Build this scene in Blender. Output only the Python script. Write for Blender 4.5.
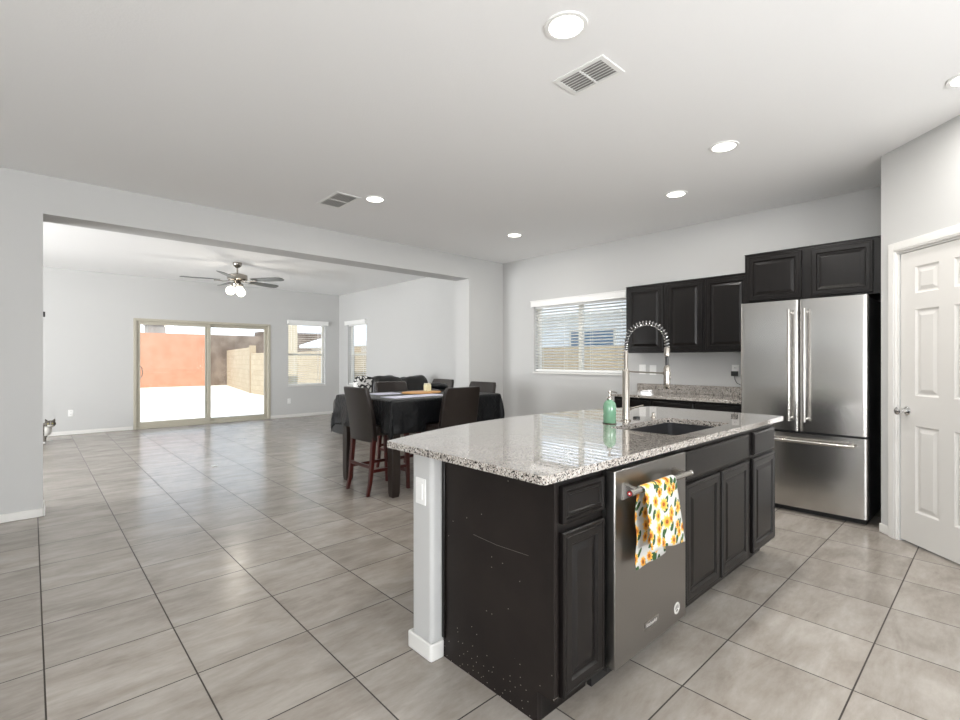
import bpy, bmesh, math, random
from mathutils import Vector, Matrix, noise
random.seed(7)
PI = math.pi
S = bpy.context.scene
C = S.collection
for o in list(bpy.data.objects): bpy.data.objects.remove(o)

# ---------------------------------------------------------------- camera
cam_d = bpy.data.cameras.new('camera'); cam = bpy.data.objects.new('camera', cam_d); C.objects.link(cam)
cam_d.sensor_width = 36; cam_d.lens = 485.2/960*36; cam_d.shift_y = 0.0003; cam_d.clip_start = .02; cam_d.clip_end = 400
cam.location = (0, 0, 1.28); cam.rotation_euler = (PI/2, 0, math.radians(47.235-90))
S.camera = cam
S.view_settings.view_transform = 'Standard'; S.view_settings.look = 'None'
S.view_settings.exposure = 0.0; S.view_settings.gamma = 1; S.view_settings.use_curve_mapping = False

# ---------------------------------------------------------------- world, sun, unseen fill lamps added out of view
W = bpy.data.worlds.new('sky'); S.world = W; W.use_nodes = True
wn = W.node_tree; wn.nodes.clear()
def _n(t, typ, **k):
    n = t.nodes.new(typ)
    for a, b in k.items(): setattr(n, a, b)
    return n
_tc = _n(wn, 'ShaderNodeTexCoord'); _sx = _n(wn, 'ShaderNodeSeparateXYZ'); _rp = _n(wn, 'ShaderNodeValToRGB')
_bg = _n(wn, 'ShaderNodeBackground'); _ow = _n(wn, 'ShaderNodeOutputWorld')
wn.links.new(_tc.outputs['Generated'], _sx.inputs[0]); wn.links.new(_sx.outputs[2], _rp.inputs[0])
_rp.color_ramp.elements[0].position = 0.0; _rp.color_ramp.elements[0].color = (.93, .95, .98, 1)
_rp.color_ramp.elements[1].position = .6; _rp.color_ramp.elements[1].color = (.55, .72, 1, 1)
e = _rp.color_ramp.elements.new(.12); e.color = (.85, .93, 1, 1)
wn.links.new(_rp.outputs[0], _bg.inputs[0]); _bg.inputs[1].default_value = 1.9
wn.links.new(_bg.outputs[0], _ow.inputs[0])

def light(name, kind, loc, direction, energy, color=(1, 1, 1), size=None, size_y=None, shape='RECTANGLE', spread=None):
    d = bpy.data.lights.new(name, kind); d.energy = energy; d.color = color
    if kind == 'AREA':
        d.shape = shape; d.size = size
        if size_y: d.size_y = size_y
        if spread: d.spread = spread
    o = bpy.data.objects.new(name, d); C.objects.link(o); o.location = loc
    o.rotation_euler = Vector(direction).to_track_quat('-Z', 'Y').to_euler()
    return o
sun = light('sun', 'SUN', (0, 0, 20), (.42, .50, -1.05), 6.5, (1, .95, .87)); sun.data.angle = .009
FILL_TINT = (.975, .985, 1)
light('fill_rear', 'AREA', (1.0, -3.06, 1.45), (0, 1, .3), 42, FILL_TINT, 3.0, 1.7)  # fill panels added behind and beside the camera to brighten the rooms
light('upfill_rear', 'AREA', (1.0, -2.95, 1.0), (0, .6, .8), 160, FILL_TINT, 3.0, .9)  # upward fill lamps added to lift the ceiling
light('upfill_side', 'AREA', (-3.95, -1.1, 1.0), (.6, 0, .8), 140, FILL_TINT, 3.0, .9)
light('upfill_living', 'AREA', (-3.95, 7.2, 1.0), (1, .1, .6), 85, FILL_TINT, 2.4, .9)
light('fill_side', 'AREA', (-4.06, -1.1, 1.45), (1, 0, .3), 42, FILL_TINT, 3.0, 1.7)
light('fill_living', 'AREA', (-4.06, 7.2, 1.45), (1, .22, .12), 165, FILL_TINT, 2.4, 1.7, spread=math.radians(115))  # fill panel added out of view for the living room

# ---------------------------------------------------------------- materials
def mat(name, color, rough=.5, metal=0, spec=.5, **k):
    m = bpy.data.materials.new(name); m.use_nodes = True
    b = m.node_tree.nodes['Principled BSDF']
    b.inputs['Base Color'].default_value = (*color, 1); b.inputs['Roughness'].default_value = rough
    b.inputs['Metallic'].default_value = metal; b.inputs['Specular IOR Level'].default_value = spec
    for a, v in k.items(): b.inputs[a.replace('_', ' ')].default_value = v
    return m
class NT:
    def __init__(s, m): s.m = m; s.t = m.node_tree; s.b = s.t.nodes['Principled BSDF']
    def n(s, typ, inp=None, **k):
        n = s.t.nodes.new(typ)
        for a, b in k.items(): setattr(n, a, b)
        for a, v in (inp or {}).items():
            if hasattr(v, 'node'): s.t.links.new(v, n.inputs[a])
            else: n.inputs[a].default_value = v
        return n
    def co(s): return s.n('ShaderNodeTexCoord').outputs['Object']
    def math(s, op, a, b=0.0, c=0.0): return s.n('ShaderNodeMath', {0: a, 1: b, 2: c}, operation=op).outputs[0]
    def mix(s, f, a, b): 
        return s.n('ShaderNodeMix', {0: f, 6: a, 7: b}, data_type='RGBA').outputs[2]
    def ramp(s, f, stops, interp='LINEAR'):
        r = s.n('ShaderNodeValToRGB', {0: f}); cr = r.color_ramp; cr.interpolation = interp
        while len(cr.elements) < len(stops): cr.elements.new(.5)
        for e, (p, c) in zip(cr.elements, stops):
            e.position = p; e.color = (*c, 1) if len(c) == 3 else c
        return r.outputs[0]
    def link(s, a, inp): s.t.links.new(a, s.b.inputs[inp])
    def bump(s, h, strength=.3, dist=.002):
        b = s.n('ShaderNodeBump', {'Strength': strength, 'Distance': dist, 'Height': h}); s.link(b.outputs[0], 'Normal')
def g3(v): return (v, v, v)

def paint(name, col, bump=.12, rough=.7):
    m = mat(name, col, rough, spec=.3); t = NT(m)
    nz = t.n('ShaderNodeTexNoise', {'Vector': t.co(), 'Scale': 90.0, 'Detail': 2.0}).outputs[0]
    t.bump(nz, bump, .003); return m
M_wall = paint('wall_paint', (.55, .55, .54))
M_wall2 = M_wall
M_ceil = paint('ceiling_paint', (.88, .88, .875), .25)
M_trim = mat('white_trim_paint', (.74, .73, .70), .35)
M_doorp = mat('white_door_paint', (.68, .665, .635), .38)
M_plate = mat('white_plastic', (.86, .86, .84), .35)
M_blind = mat('blind_white', (.86, .86, .84), .45)
def make_slat():
    m = bpy.data.materials.new('translucent_slat'); m.use_nodes = True; t = m.node_tree; t.nodes.clear()
    o = _n(t, 'ShaderNodeOutputMaterial'); mx = _n(t, 'ShaderNodeMixShader'); a = _n(t, 'ShaderNodeBsdfDiffuse'); c = _n(t, 'ShaderNodeBsdfTranslucent')
    a.inputs[0].default_value = (.88, .88, .86, 1); c.inputs[0].default_value = (.95, .94, .90, 1); mx.inputs[0].default_value = .5
    t.links.new(a.outputs[0], mx.inputs[1]); t.links.new(c.outputs[0], mx.inputs[2]); t.links.new(mx.outputs[0], o.inputs[0]); return m
M_slat = make_slat()
M_vinyl = mat('almond_vinyl', (.46, .43, .35), .4)
M_vinylw = mat('white_vinyl', (.74, .72, .66), .4)
M_black = mat('black_plastic', (.012, .012, .012), .4)
M_dark = mat('dark_gap', (.01, .009, .008), .7)

def make_floor():
    m = mat('porcelain_floor_tile', (.5, .5, .5), .22, spec=.5); t = NT(m)
    sp = t.n('ShaderNodeSeparateXYZ', {0: t.co()})
    X = t.math('DIVIDE', t.math('SUBTRACT', sp.outputs[0], .039), .46)
    Y = t.math('DIVIDE', t.math('SUBTRACT', sp.outputs[1], .400), .46)
    fx = t.math('FRACT', X); fy = t.math('FRACT', Y); ix = t.math('FLOOR', X); iy = t.math('FLOOR', Y)
    dx = t.math('MINIMUM', fx, t.math('SUBTRACT', 1.0, fx)); dy = t.math('MINIMUM', fy, t.math('SUBTRACT', 1.0, fy))
    d = t.math('MINIMUM', dx, dy)
    grout = t.math('LESS_THAN', d, .0062)
    cell = t.n('ShaderNodeCombineXYZ', {0: ix, 1: iy})
    wn_ = t.n('ShaderNodeTexWhiteNoise', {0: cell.outputs[0]}, noise_dimensions='2D')
    rnd = wn_.outputs['Value']
    off = t.n('ShaderNodeVectorMath', {0: wn_.outputs['Color'], 1: (40, 40, 40)}, operation='MULTIPLY').outputs[0]
    st = t.n('ShaderNodeVectorMath', {0: t.co(), 1: (1.6, 5.0, 1)}, operation='MULTIPLY').outputs[0]
    v = t.n('ShaderNodeVectorMath', {0: st, 1: off}, operation='ADD').outputs[0]
    rot = t.n('ShaderNodeVectorRotate', {'Vector': v, 'Angle': t.math('MULTIPLY', t.math('SUBTRACT', rnd, .5), .9)}).outputs[0]
    n1 = t.n('ShaderNodeTexNoise', {'Vector': rot, 'Scale': 1.6, 'Detail': 7.0, 'Roughness': .62, 'Distortion': .5}).outputs[0]
    n2 = t.n('ShaderNodeTexNoise', {'Vector': t.n('ShaderNodeVectorMath', {0: t.co(), 1: off}, operation='ADD').outputs[0], 'Scale': 3.2, 'Detail': 5.0}).outputs[0]
    n3 = t.n('ShaderNodeTexNoise', {'Vector': rot, 'Scale': 9.0, 'Detail': 6.0, 'Roughness': .7}).outputs[0]
    f = t.math('ADD', t.math('MULTIPLY', n1, .5), t.math('ADD', t.math('MULTIPLY', n2, .3), t.math('MULTIPLY', n3, .2)))
    c = t.ramp(f, [(.35, (.238, .206, .174)), (.5, (.325, .293, .257)), (.65, (.415, .382, .342))])
    br = t.n('ShaderNodeHueSaturation', {'Value': t.math('ADD', .94, t.math('MULTIPLY', rnd, .12)), 'Color': c}).outputs[0]
    t.link(t.mix(grout, br, (.035, .028, .022, 1)), 'Base Color')
    t.link(t.math('ADD', t.math('MULTIPLY', grout, .6), t.math('ADD', .17, t.math('MULTIPLY', n2, .12))), 'Roughness')
    t.bump(t.math('SUBTRACT', t.math('MULTIPLY', n1, .12), grout), .25, .0015)
    return m
M_floor = make_floor()

def make_granite():
    m = mat('speckled_granite', (.5, .5, .5), .05, spec=.6, Coat_Weight=.8, Coat_Roughness=.0, Coat_IOR=1.5); t = NT(m); co = t.co()
    wob = t.n('ShaderNodeTexNoise', {'Vector': co, 'Scale': 160.0, 'Detail': 1.0}).outputs['Color']
    cc = t.n('ShaderNodeMix', {0: .004, 4: co, 5: wob}, data_type='VECTOR').outputs[1]
    v1 = t.n('ShaderNodeTexVoronoi', {'Vector': cc, 'Scale': 260.0}).outputs['Color']
    s1 = t.n('ShaderNodeSeparateColor', {0: v1}).outputs
    base = t.ramp(s1[0], [(0, (.40, .36, .32)), (.34, (.52, .485, .44)), (.6, (.27, .24, .215)), (.74, (.62, .60, .56)), (.84, (.14, .12, .11)), (.92, (.025, .022, .02))], 'CONSTANT')
    v2 = t.n('ShaderNodeTexVoronoi', {'Vector': cc, 'Scale': 150.0}).outputs['Color']
    s2 = t.n('ShaderNodeSeparateColor', {0: v2}).outputs
    n = t.n('ShaderNodeTexNoise', {'Vector': co, 'Scale': 70.0, 'Detail': 2.0}).outputs[0]
    blk = t.math('MULTIPLY', t.math('GREATER_THAN', s2[1], .72), t.math('GREATER_THAN', n, .53))
    t.link(t.mix(blk, base, (.02, .018, .017, 1)), 'Base Color')
    return m
M_gran = make_granite()

def make_cab():
    m = mat('espresso_cabinet', (.008, .0065, .006), .30, spec=.35); t = NT(m); co = t.co()
    st = t.n('ShaderNodeVectorMath', {0: co, 1: (30, 30, 2.2)}, operation='MULTIPLY').outputs[0]
    n = t.n('ShaderNodeTexNoise', {'Vector': st, 'Scale': 2.0, 'Detail': 4.0}).outputs[0]
    t.link(t.ramp(n, [(.3, (.0035, .0027, .0024)), (.7, (.0065, .005, .0045))]), 'Base Color')
    t.bump(n, .08, .001)
    return m
M_cab = make_cab()
def make_panel():      # worn end panel of the island: pale nicks, denser towards the toe
    m = mat('worn_espresso_panel', (.02, .016, .014), .45, spec=.2); t = NT(m); co = t.co()
    sy = t.n('ShaderNodeSeparateXYZ', {0: co}).outputs; v2 = t.n('ShaderNodeCombineXYZ', {0: sy[1], 1: sy[2]}).outputs[0]
    v = t.n('ShaderNodeTexVoronoi', {'Vector': v2, 'Scale': 34.0}, voronoi_dimensions='2D'); d = v.outputs['Distance']
    s = t.n('ShaderNodeSeparateColor', {0: v.outputs['Color']}).outputs
    z = t.n('ShaderNodeSeparateXYZ', {0: co}).outputs[2]
    thr = t.math('ADD', .22, t.math('MULTIPLY', t.math('MAXIMUM', t.math('SUBTRACT', .24, z), 0.0), -.2))
    sel = t.math('GREATER_THAN', s[0], t.math('SUBTRACT', .965, t.math('MULTIPLY', t.math('MAXIMUM', t.math('SUBTRACT', .22, t.math('ADD', z, t.math('MULTIPLY', t.math('MAXIMUM', t.math('SUBTRACT', sy[1], 1.2), 0.0), .8))), 0.0), 3.2)))
    sp = t.math('MULTIPLY', t.math('LESS_THAN', d, .065), sel)
    n = t.n('ShaderNodeTexNoise', {'Vector': co, 'Scale': 5.0, 'Detail': 4.0}).outputs[0]
    c = t.ramp(n, [(.3, (.0135, .0105, .0095)), (.7, (.021, .0165, .0145))])
    t.link(t.mix(sp, c, (.35, .31, .27, 1)), 'Base Color')
    return m
M_panel = make_panel()

def steel(name, col, rough, axis=(1, 60, 1)):
    m = mat(name, col, rough, 1.0); t = NT(m)
    st = t.n('ShaderNodeVectorMath', {0: t.co(), 1: axis}, operation='MULTIPLY').outputs[0]
    n = t.n('ShaderNodeTexNoise', {'Vector': st, 'Scale': 8.0, 'Detail': 3.0}).outputs[0]
    return m
M_steel = steel('brushed_steel_fridge', (.60, .585, .56), .22, (1, 1, 25))
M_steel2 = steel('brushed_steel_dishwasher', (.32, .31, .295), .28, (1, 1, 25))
M_bar = mat('satin_steel_handle', (.52, .50, .47), .25, 1.0)
M_nickel = mat('brushed_nickel', (.38, .35, .31), .25, 1.0)
M_chrome = mat('chrome', (.75, .75, .75), .1, 1.0)
M_sink = mat('sink_steel', (.035, .035, .038), .4, .3)
M_leather = mat('dark_brown_leather', (.016, .011, .009), .34)
M_leatherS = mat('black_leather', (.014, .014, .0135), .38)
M_cherry = mat('cherry_stained_wood', (.060, .007, .005), .3)
M_dwood = mat('dark_table_wood', (.018, .011, .008), .35)
M_red = mat('red_medallion', (.35, .01, .015), .2)

def make_cloth():
    m = mat('black_satin_cloth', (.0045, .005, .006), .36, spec=.3); t = NT(m)
    n = t.n('ShaderNodeTexNoise', {'Vector': t.co(), 'Scale': 16.0, 'Detail': 4.0, 'Distortion': 1.2}).outputs[0]
    t.bump(n, .7, .014)
    return m
M_cloth = make_cloth()

def thin_glass():
    m = bpy.data.materials.new('window_glass'); m.use_nodes = True; t = m.node_tree; t.nodes.clear()
    o = _n(t, 'ShaderNodeOutputMaterial'); mx = _n(t, 'ShaderNodeMixShader'); tr = _n(t, 'ShaderNodeBsdfTransparent'); gl = _n(t, 'ShaderNodeBsdfGlossy')
    fr = _n(t, 'ShaderNodeLayerWeight'); pw = _n(t, 'ShaderNodeMath', operation='POWER'); ml = _n(t, 'ShaderNodeMath', operation='MULTIPLY_ADD'); gl.inputs['Roughness'].default_value = .01
    pw.inputs[1].default_value = 5; ml.inputs[1].default_value = .5; ml.inputs[2].default_value = .03
    t.links.new(fr.outputs['Facing'], pw.inputs[0]); t.links.new(pw.outputs[0], ml.inputs[0]); t.links.new(ml.outputs[0], mx.inputs[0]); t.links.new(tr.outputs[0], mx.inputs[1]); t.links.new(gl.outputs[0], mx.inputs[2]); t.links.new(mx.outputs[0], o.inputs[0])
    tr.inputs[0].default_value = (.96, .97, .97, 1)
    return m
M_glass = thin_glass()
def emis(name, col, s):
    m = bpy.data.materials.new(name); m.use_nodes = True; b = m.node_tree.nodes['Principled BSDF']
    b.inputs['Base Color'].default_value = (*col, 1); b.inputs['Emission Color'].default_value = (*col, 1); b.inputs['Emission Strength'].default_value = s
    return m
M_lamp = emis('lamp_diffuser', (1, .96, .88), 6.0)
M_shade = emis('lit_frosted_shade', (1, .93, .80), 3.0)

# ---------------------------------------------------------------- mesh helpers
class MB:
    def __init__(s): s.bm = bmesh.new()
    def box(s, x0, x1, y0, y1, z0, z1):
        x0, x1 = sorted((x0, x1)); y0, y1 = sorted((y0, y1)); z0, z1 = sorted((z0, z1))
        v = [s.bm.verts.new((x, y, z)) for x in (x0, x1) for y in (y0, y1) for z in (z0, z1)]
        for f in ((0, 1, 3, 2), (4, 6, 7, 5), (0, 4, 5, 1), (2, 3, 7, 6), (0, 2, 6, 4), (1, 5, 7, 3)): s.bm.faces.new([v[i] for i in f])
        return s
    def loft(s, rings, cap=True, closed=True):
        R = [[s.bm.verts.new(p) for p in r] for r in rings]; n = len(R[0])
        for a, b in zip(R, R[1:]):
            for i in range(n if closed else n-1):
                j = (i+1) % n; s.bm.faces.new((a[i], a[j], b[j], b[i]))
        if cap: s.bm.faces.new(R[0][::-1]); s.bm.faces.new(R[-1])
        return s
    def tube(s, pts, r, n=12, cap=True):
        pts = [Vector(p) for p in pts]; rs = r if isinstance(r, (list, tuple)) else [r]*len(pts)
        rings = []; up = None
        for i, p in enumerate(pts):
            t = (pts[min(i+1, len(pts)-1)]-pts[max(i-1, 0)]).normalized()
            if up is None: up = t.orthogonal().normalized()
            else: up = (up - t*up.dot(t)).normalized()
            w = t.cross(up)
            rings.append([p+(up*math.cos(2*PI*k/n)+w*math.sin(2*PI*k/n))*rs[i] for k in range(n)])
        return s.loft(rings, cap)
    def lathe(s, prof, c=(0, 0, 0), n=24, cap=True):
        return s.loft([[(c[0]+r*math.cos(2*PI*k/n), c[1]+r*math.sin(2*PI*k/n), c[2]+z) for k in range(n)] for r, z in prof], cap)
    def prism(s, poly, z0, z1):
        return s.loft([[(x, y, z0) for x, y in poly], [(x, y, z1) for x, y in poly]])
    def ell(s, c, r, n=16, m=10, rot=None, p=1.0):
        rings = []
        for i in range(m+1):
            th = -PI/2+PI*i/m; cz, sz = math.cos(th), math.sin(th)
            f = lambda a: math.copysign(abs(a)**p, a)
            ring = []
            for k in range(n):
                a = 2*PI*k/n
                v = Vector((r[0]*f(max(cz, .02))*f(math.cos(a)), r[1]*f(max(cz, .02))*f(math.sin(a)), r[2]*f(sz)))
                if rot: v = rot @ v
                ring.append(v+Vector(c))
            rings.append(ring)
        return s.loft(rings)
    def ringpanel(s, O, X, Z, N, w, h, prof, thick):
        O, X, Z, N = map(Vector, (O, X, Z, N)); rings = [[(0, -thick)]]
        def ring(i, d): return [O+X*a+Z*b+N*d for a, b in ((i, i), (w-i, i), (w-i, h-i), (i, h-i))]
        rr = [ring(0, -thick)]+[ring(i, d) for i, d in prof]
        return s.loft(rr)
    def build(s, name, m, parent=None, bevel=0, seg=2, smooth=False, world=True, angle=40):
        bmesh.ops.recalc_face_normals(s.bm, faces=s.bm.faces)
        me = bpy.data.meshes.new(name); s.bm.to_mesh(me); s.bm.free()
        o = bpy.data.objects.new(name, me); C.objects.link(o); me.materials.append(m)
        if parent is not None:
            r = parent
            while r.parent: r = r.parent
            if world: me.transform(Matrix.Translation(-r.location))
            o.parent = parent
        if bevel:
            b = o.modifiers.new('bevel', 'BEVEL'); b.width = bevel; b.segments = seg; b.limit_method = 'ANGLE'; b.angle_limit = math.radians(angle)
        if smooth or bevel:
            for p in me.polygons: p.use_smooth = True
            try: me.set_sharp_from_angle(angle=math.radians(angle))
            except Exception: pass
        return o
def tag(o, label, cat, group=None, kind=None):
    o['label'] = label; o['category'] = cat
    if group: o['group'] = group
    if kind: o['kind'] = kind
    return o
def thing(name, loc, label, cat, group=None, rz=0):
    o = bpy.data.objects.new(name, None); C.objects.link(o); o.empty_display_size = .1
    o.location = loc; o.rotation_euler = (0, 0, rz)
    return tag(o, label, cat, group)
def struct(o): o['kind'] = 'structure'; return o
def copy_tree(o, parent=None):
    c = o.copy(); C.objects.link(c); c.parent = parent
    for ch in [x for x in C.objects if x.parent == o]: copy_tree(ch, c)
    return c
def bake(o):       # apply modifiers
    dg = bpy.context.evaluated_depsgraph_get(); me = bpy.data.meshes.new_from_object(o.evaluated_get(dg)); o.modifiers.clear(); o.data = me
    for p in me.polygons: p.use_smooth = True
    return o

# ---------------------------------------------------------------- the setting
H, HL = 2.80, 2.84
UR, VB = 5.45, 10.90       # long right wall, far wall
VH0, VH1 = 5.36, 5.67      # header wall
def wall(name, axis, c0, c1, a0, a1, z0, z1, holes=(), m=M_wall):
    b = MB(); A = sorted({a0, a1, *[h[0] for h in holes], *[h[1] for h in holes]}); Zs = sorted({z0, z1, *[h[2] for h in holes], *[h[3] for h in holes]})
    A = [a for a in A if a0 <= a <= a1]; Zs = [z for z in Zs if z0 <= z <= z1]
    for p, q in zip(A, A[1:]):
        run = None
        for r, t in zip(Zs, Zs[1:]):
            mid = ((p+q)/2, (r+t)/2)
            hole = any(h[0] < mid[0] < h[1] and h[2] < mid[1] < h[3] for h in holes)
            if not hole: run = (run[0], t) if run else (r, t)
            if (hole or t == Zs[-1]) and run:
                if axis == 'x': b.box(p, q, c0, c1, *run)
                else: b.box(c0, c1, p, q, *run)
                run = None
    return struct(b.build(name, m))
f = MB(); f.box(-4.2, UR+.2, -3.2, VB+.2, -.12, 0); struct(f.build('floor', M_floor))
b = MB(); b.box(-4.2, UR+.2, -3.2, VH0+.02, H, H+.15); b.box(-4.2, UR+.2, VH0, VB+.2, HL, HL+.15); struct(b.build('ceiling', M_ceil))
W1 = (4.23, 5.10, .70, 2.12); W2 = (9.60, 10.46, .70, 2.12); W3 = (3.20, 4.72, 1.10, 2.08)
wall('wall_back', 'x', VB, VB+.16, -4.0, UR+.16, -.1, HL+.1, [(1.38, 3.84, -.1, 2.06), W1])
wall('wall_right', 'y', UR, UR+.16, .4, VB, -.1, HL+.1, [W2, W3])
wall('wall_header', 'x', VH0, VH1, -4.2, UR, -.1, HL+.05, [(.071, 4.74, -.1, 2.485)])
b = MB(); b.box(4.656, UR, .476, .626, -.1, H+.05); struct(b.build('wall_alcove', M_wall))
wall('wall_rear', 'x', -3.2, -3.0, -4.2, 4.0, -.1, H+.05, [(-.5, 2.5, .6, 2.3)])
wall('wall_left', 'y', -4.2, -4.0, -3.2, VH0, -.1, H+.05, [(-2.6, .4, .6, 2.3), (1.4, 5.0, 1.80, 2.15)])  # high slot added to give the fridge a bright band to reflect
wall('wall_living_left', 'y', -4.2, -4.0, VH1, VB+.16, -.1, HL+.05, [(6.0, 8.4, .6, 2.3)])
# diagonal pantry wall and the wall beyond it
DO = Vector((4.656, .626, 0)); RZ = math.radians(-135)
def dg(o): o.location = DO; o.rotation_euler = (0, 0, RZ); return o
dw_ = MB()
for a0, a1, z0, z1 in ((0, .165, -.1, H+.05), (.165, .885, 2.05, H+.05), (.885, 1.7, -.1, H+.05)): dw_.box(a0, a1, 0, .12, z0, z1)
dg(struct(dw_.build('wall_pantry', M_wall)))
b = MB(); b.box(3.454, 3.6, -3.1, -.60, -.1, H+.05); struct(b.build('wall_right_front', M_wall))
# baseboards
def bb(name, *boxes):
    b = MB()
    for x0, x1, y0, y1 in boxes: b.box(x0, x1, y0, y1, 0, .068)
    return struct(b.build(name, M_trim, bevel=.006, seg=2))
bb('baseboard_header', (-4.0, .071, VH0-.013, VH0), (.071, .084, VH0-.013, VH1+.013), (-4.0, .071, VH1, VH1+.013), (4.74, UR-.013, VH0-.013, VH0), (4.727, 4.74, VH0-.013, VH1+.013), (4.74, UR-.013, VH1, VH1+.013))
bb('baseboard_back', (-4.0, 1.375, VB-.013, VB), (3.845, UR, VB-.013, VB))
bb('baseboard_right', (UR-.013, UR, VH1+.013, VB-.013), (UR-.013, UR, 3.05, VH0-.013))
b = MB(); b.box(-.004, .085, -.014, 0, 0, .068); b.box(.955, 1.68, -.014, 0, 0, .068)
dg(struct(b.build('baseboard_pantry', M_trim, bevel=.006)))

# ---- sliding patio door (door_1)
d1 = bpy.data.objects.new('door_1', None); C.objects.link(d1); d1.location = (2.61, VB, 0); struct(d1)
b = MB(); y0, y1 = VB-.012, VB+.12
b.box(1.38, 1.43, y0, y1, 0, 2.06); b.box(3.79, 3.84, y0, y1, 0, 2.06); b.box(1.43, 3.79, y0, y1, 2.01, 2.06); b.box(1.43, 3.79, y0, y1, 0, .035)
b.build('door_frame', M_vinyl, d1, bevel=.004)
def sash(x0, x1, z0, z1, y0, y1, w, nm, m, parent, wb=None, glass=True):
    b = MB(); wb = wb or w
    b.box(x0, x0+w, y0, y1, z0, z1); b.box(x1-w, x1, y0, y1, z0, z1); b.box(x0+w, x1-w, y0, y1, z1-w, z1); b.box(x0+w, x1-w, y0, y1, z0, z0+wb)
    s = b.build(nm, m, parent, bevel=.003)
    g = MB(); g.box(x0+w-.004, x1-w+.004, (y0+y1)/2-.002, (y0+y1)/2+.002, z0+wb-.004, z1-w+.004); g.build('glass_pane', M_glass, s)
    return s
sl = sash(1.43, 2.67, .035, 2.01, VB+.015, VB+.05, .06, 'sliding_panel', M_vinyl, d1, .09)
sash(2.58, 3.79, .035, 2.01, VB+.06, VB+.095, .06, 'fixed_panel', M_vinyl, d1, .07)
b = MB(); b.tube([(1.475, VB+.012, 1.17)]+[(1.475+.045*math.sin(a), VB-.02, 1.06+.11*math.cos(a)) for a in [PI*k/10 for k in range(11)]]+[(1.475, VB+.012, .95)], .007, 8)
h = b.build('door_handle', M_nickel, sl, smooth=True)

# ---- windows with single hung sashes, and blinds
def window(n, axis, a0, a1, z0, z1, c, double=False):
    w = bpy.data.objects.new('window_%d' % n, None); C.objects.link(w); struct(w)
    w.location = ((a0+a1)/2, c, z0) if axis == 'x' else (c, (a0+a1)/2, z0)
    L = MB()
    def bx(b, p, q, d0, d1, r, s):
        if axis == 'x': b.box(p, q, c+d0, c+d1, r, s)
        else: b.box(c+d0, c+d1, p, q, r, s)
    b = MB(); t = .035
    bx(b, a0, a0+t, .09, .15, z0, z1); bx(b, a1-t, a1, .09, .15, z0, z1); bx(b, a0+t, a1-t, .09, .15, z1-t, z1); bx(b, a0+t, a1-t, .09, .15, z0, z0+t)
    if double: bx(b, (a0+a1)/2-.03, (a0+a1)/2+.03, .09, .145, z0+t, z1-t)
    else: bx(b, a0+t, a1-t, .085, .13, (z0+z1)/2-.02, (z0+z1)/2+.025)
    fr = b.build('window_frame', M_vinylw, w, bevel=.003)
    g = MB(); bx(g, a0+t-.004, a1-t+.004, .118, .121, z0+t-.004, z1-t+.004); g.build('glass_pane', M_glass, w)
    b = MB(); bx(b, a0-.01, a1+.01, -.02, .088, z0-.012, z0+.012); b.build('window_sill', M_trim, w, bevel=.003)
    return w
window(1, 'x', *W1, VB); window(2, 'y', *W2, UR); window(3, 'y', *W3, UR, True)
def blind(axis, a0, a1, z0, z1, c, label, val, cords, tilt, wand=True, step=.046, sw=.048):
    loc = ((a0+a1)/2, c, z0) if axis == 'x' else (c, (a0+a1)/2, z0)
    r = thing('window_blind', loc, label, 'blind')
    def bx(b, p, q, d0, d1, r_, s):
        if axis == 'x': b.box(p, q, c+d0, c+d1, r_, s)
        else: b.box(c+d0, c+d1, p, q, r_, s)
    b = MB(); bx(b, a0-val[0], a1+val[1], -.06, -.045, z1-.025, z1+.065); bx(b, a0-val[0]-.006, a1+val[1]+.006, -.066, -.04, z1+.052, z1+.068)
    bx(b, a0-val[0], a0-val[0]+.012, -.045, -.001, z1-.025, z1+.065); bx(b, a1+val[1]-.012, a1+val[1], -.045, -.001, z1-.025, z1+.065)
    b.build('valance', M_blind, r, bevel=.003)
    b = MB(); bx(b, a0+.012, a1-.012, .022, .072, z1-.045, z1-.004); b.build('head_rail', M_blind, r)
    b = MB(); z = z0+.075; ca, sa = math.cos(tilt), math.sin(tilt); n = 0
    while z < z1-.06:
        q = []
        for e in (-1, 1):
            for th in (-.0014, .0014): q.append((.047+e*sw/2*ca, z+e*sw/2*sa+th))
        pts = [q[0], q[2], q[3], q[1]]
        if axis == 'x': b.loft([[(x, c+d, zz) for d, zz in pts] for x in (a0+.012, a1-.012)])
        else: b.loft([[(c+d, x, zz) for d, zz in pts] for x in (a0+.012, a1-.012)])
        z += step
    b.build('slats', M_slat, r)
    b = MB(); bx(b, a0+.012, a1-.012, .022, .072, z0+.018, z0+.05); b.build('bottom_rail', M_blind, r, bevel=.003)
    b = MB()
    for k in cords:
        x = a0+(a1-a0)*k
        for d in (.020, .074): bx(b, x-.0018, x+.0018, d-.001, d+.001, z0+.04, z1-.02)
    b.build('ladder_cords', M_blind, r)
    b = MB(); x = a0+.07 if wand else a1-.07
    b.tube([(x, c+.012, z1-.04), (x, c+.012, z1-.62)] if axis == 'x' else [(c+.012, x, z1-.04), (c+.012, x, z1-.62)], .004, 6); b.build('tilt_wand', M_blind, r)
blind('x', *W1, VB, 'white slatted blind on the far wall window right of the patio door', (.03, .05), (.18, .82), .10)
blind('y', *W2, UR, 'white slatted blind on the living room side wall window above the patterned pillow', (.03, .05), (.18, .82), .10)
blind('y', *W3, UR, 'wide white slatted blind on the kitchen window beside the black upper cabinets', (.02, .012), (.08, .36, .64, .92), -.30, step=.042)

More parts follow.
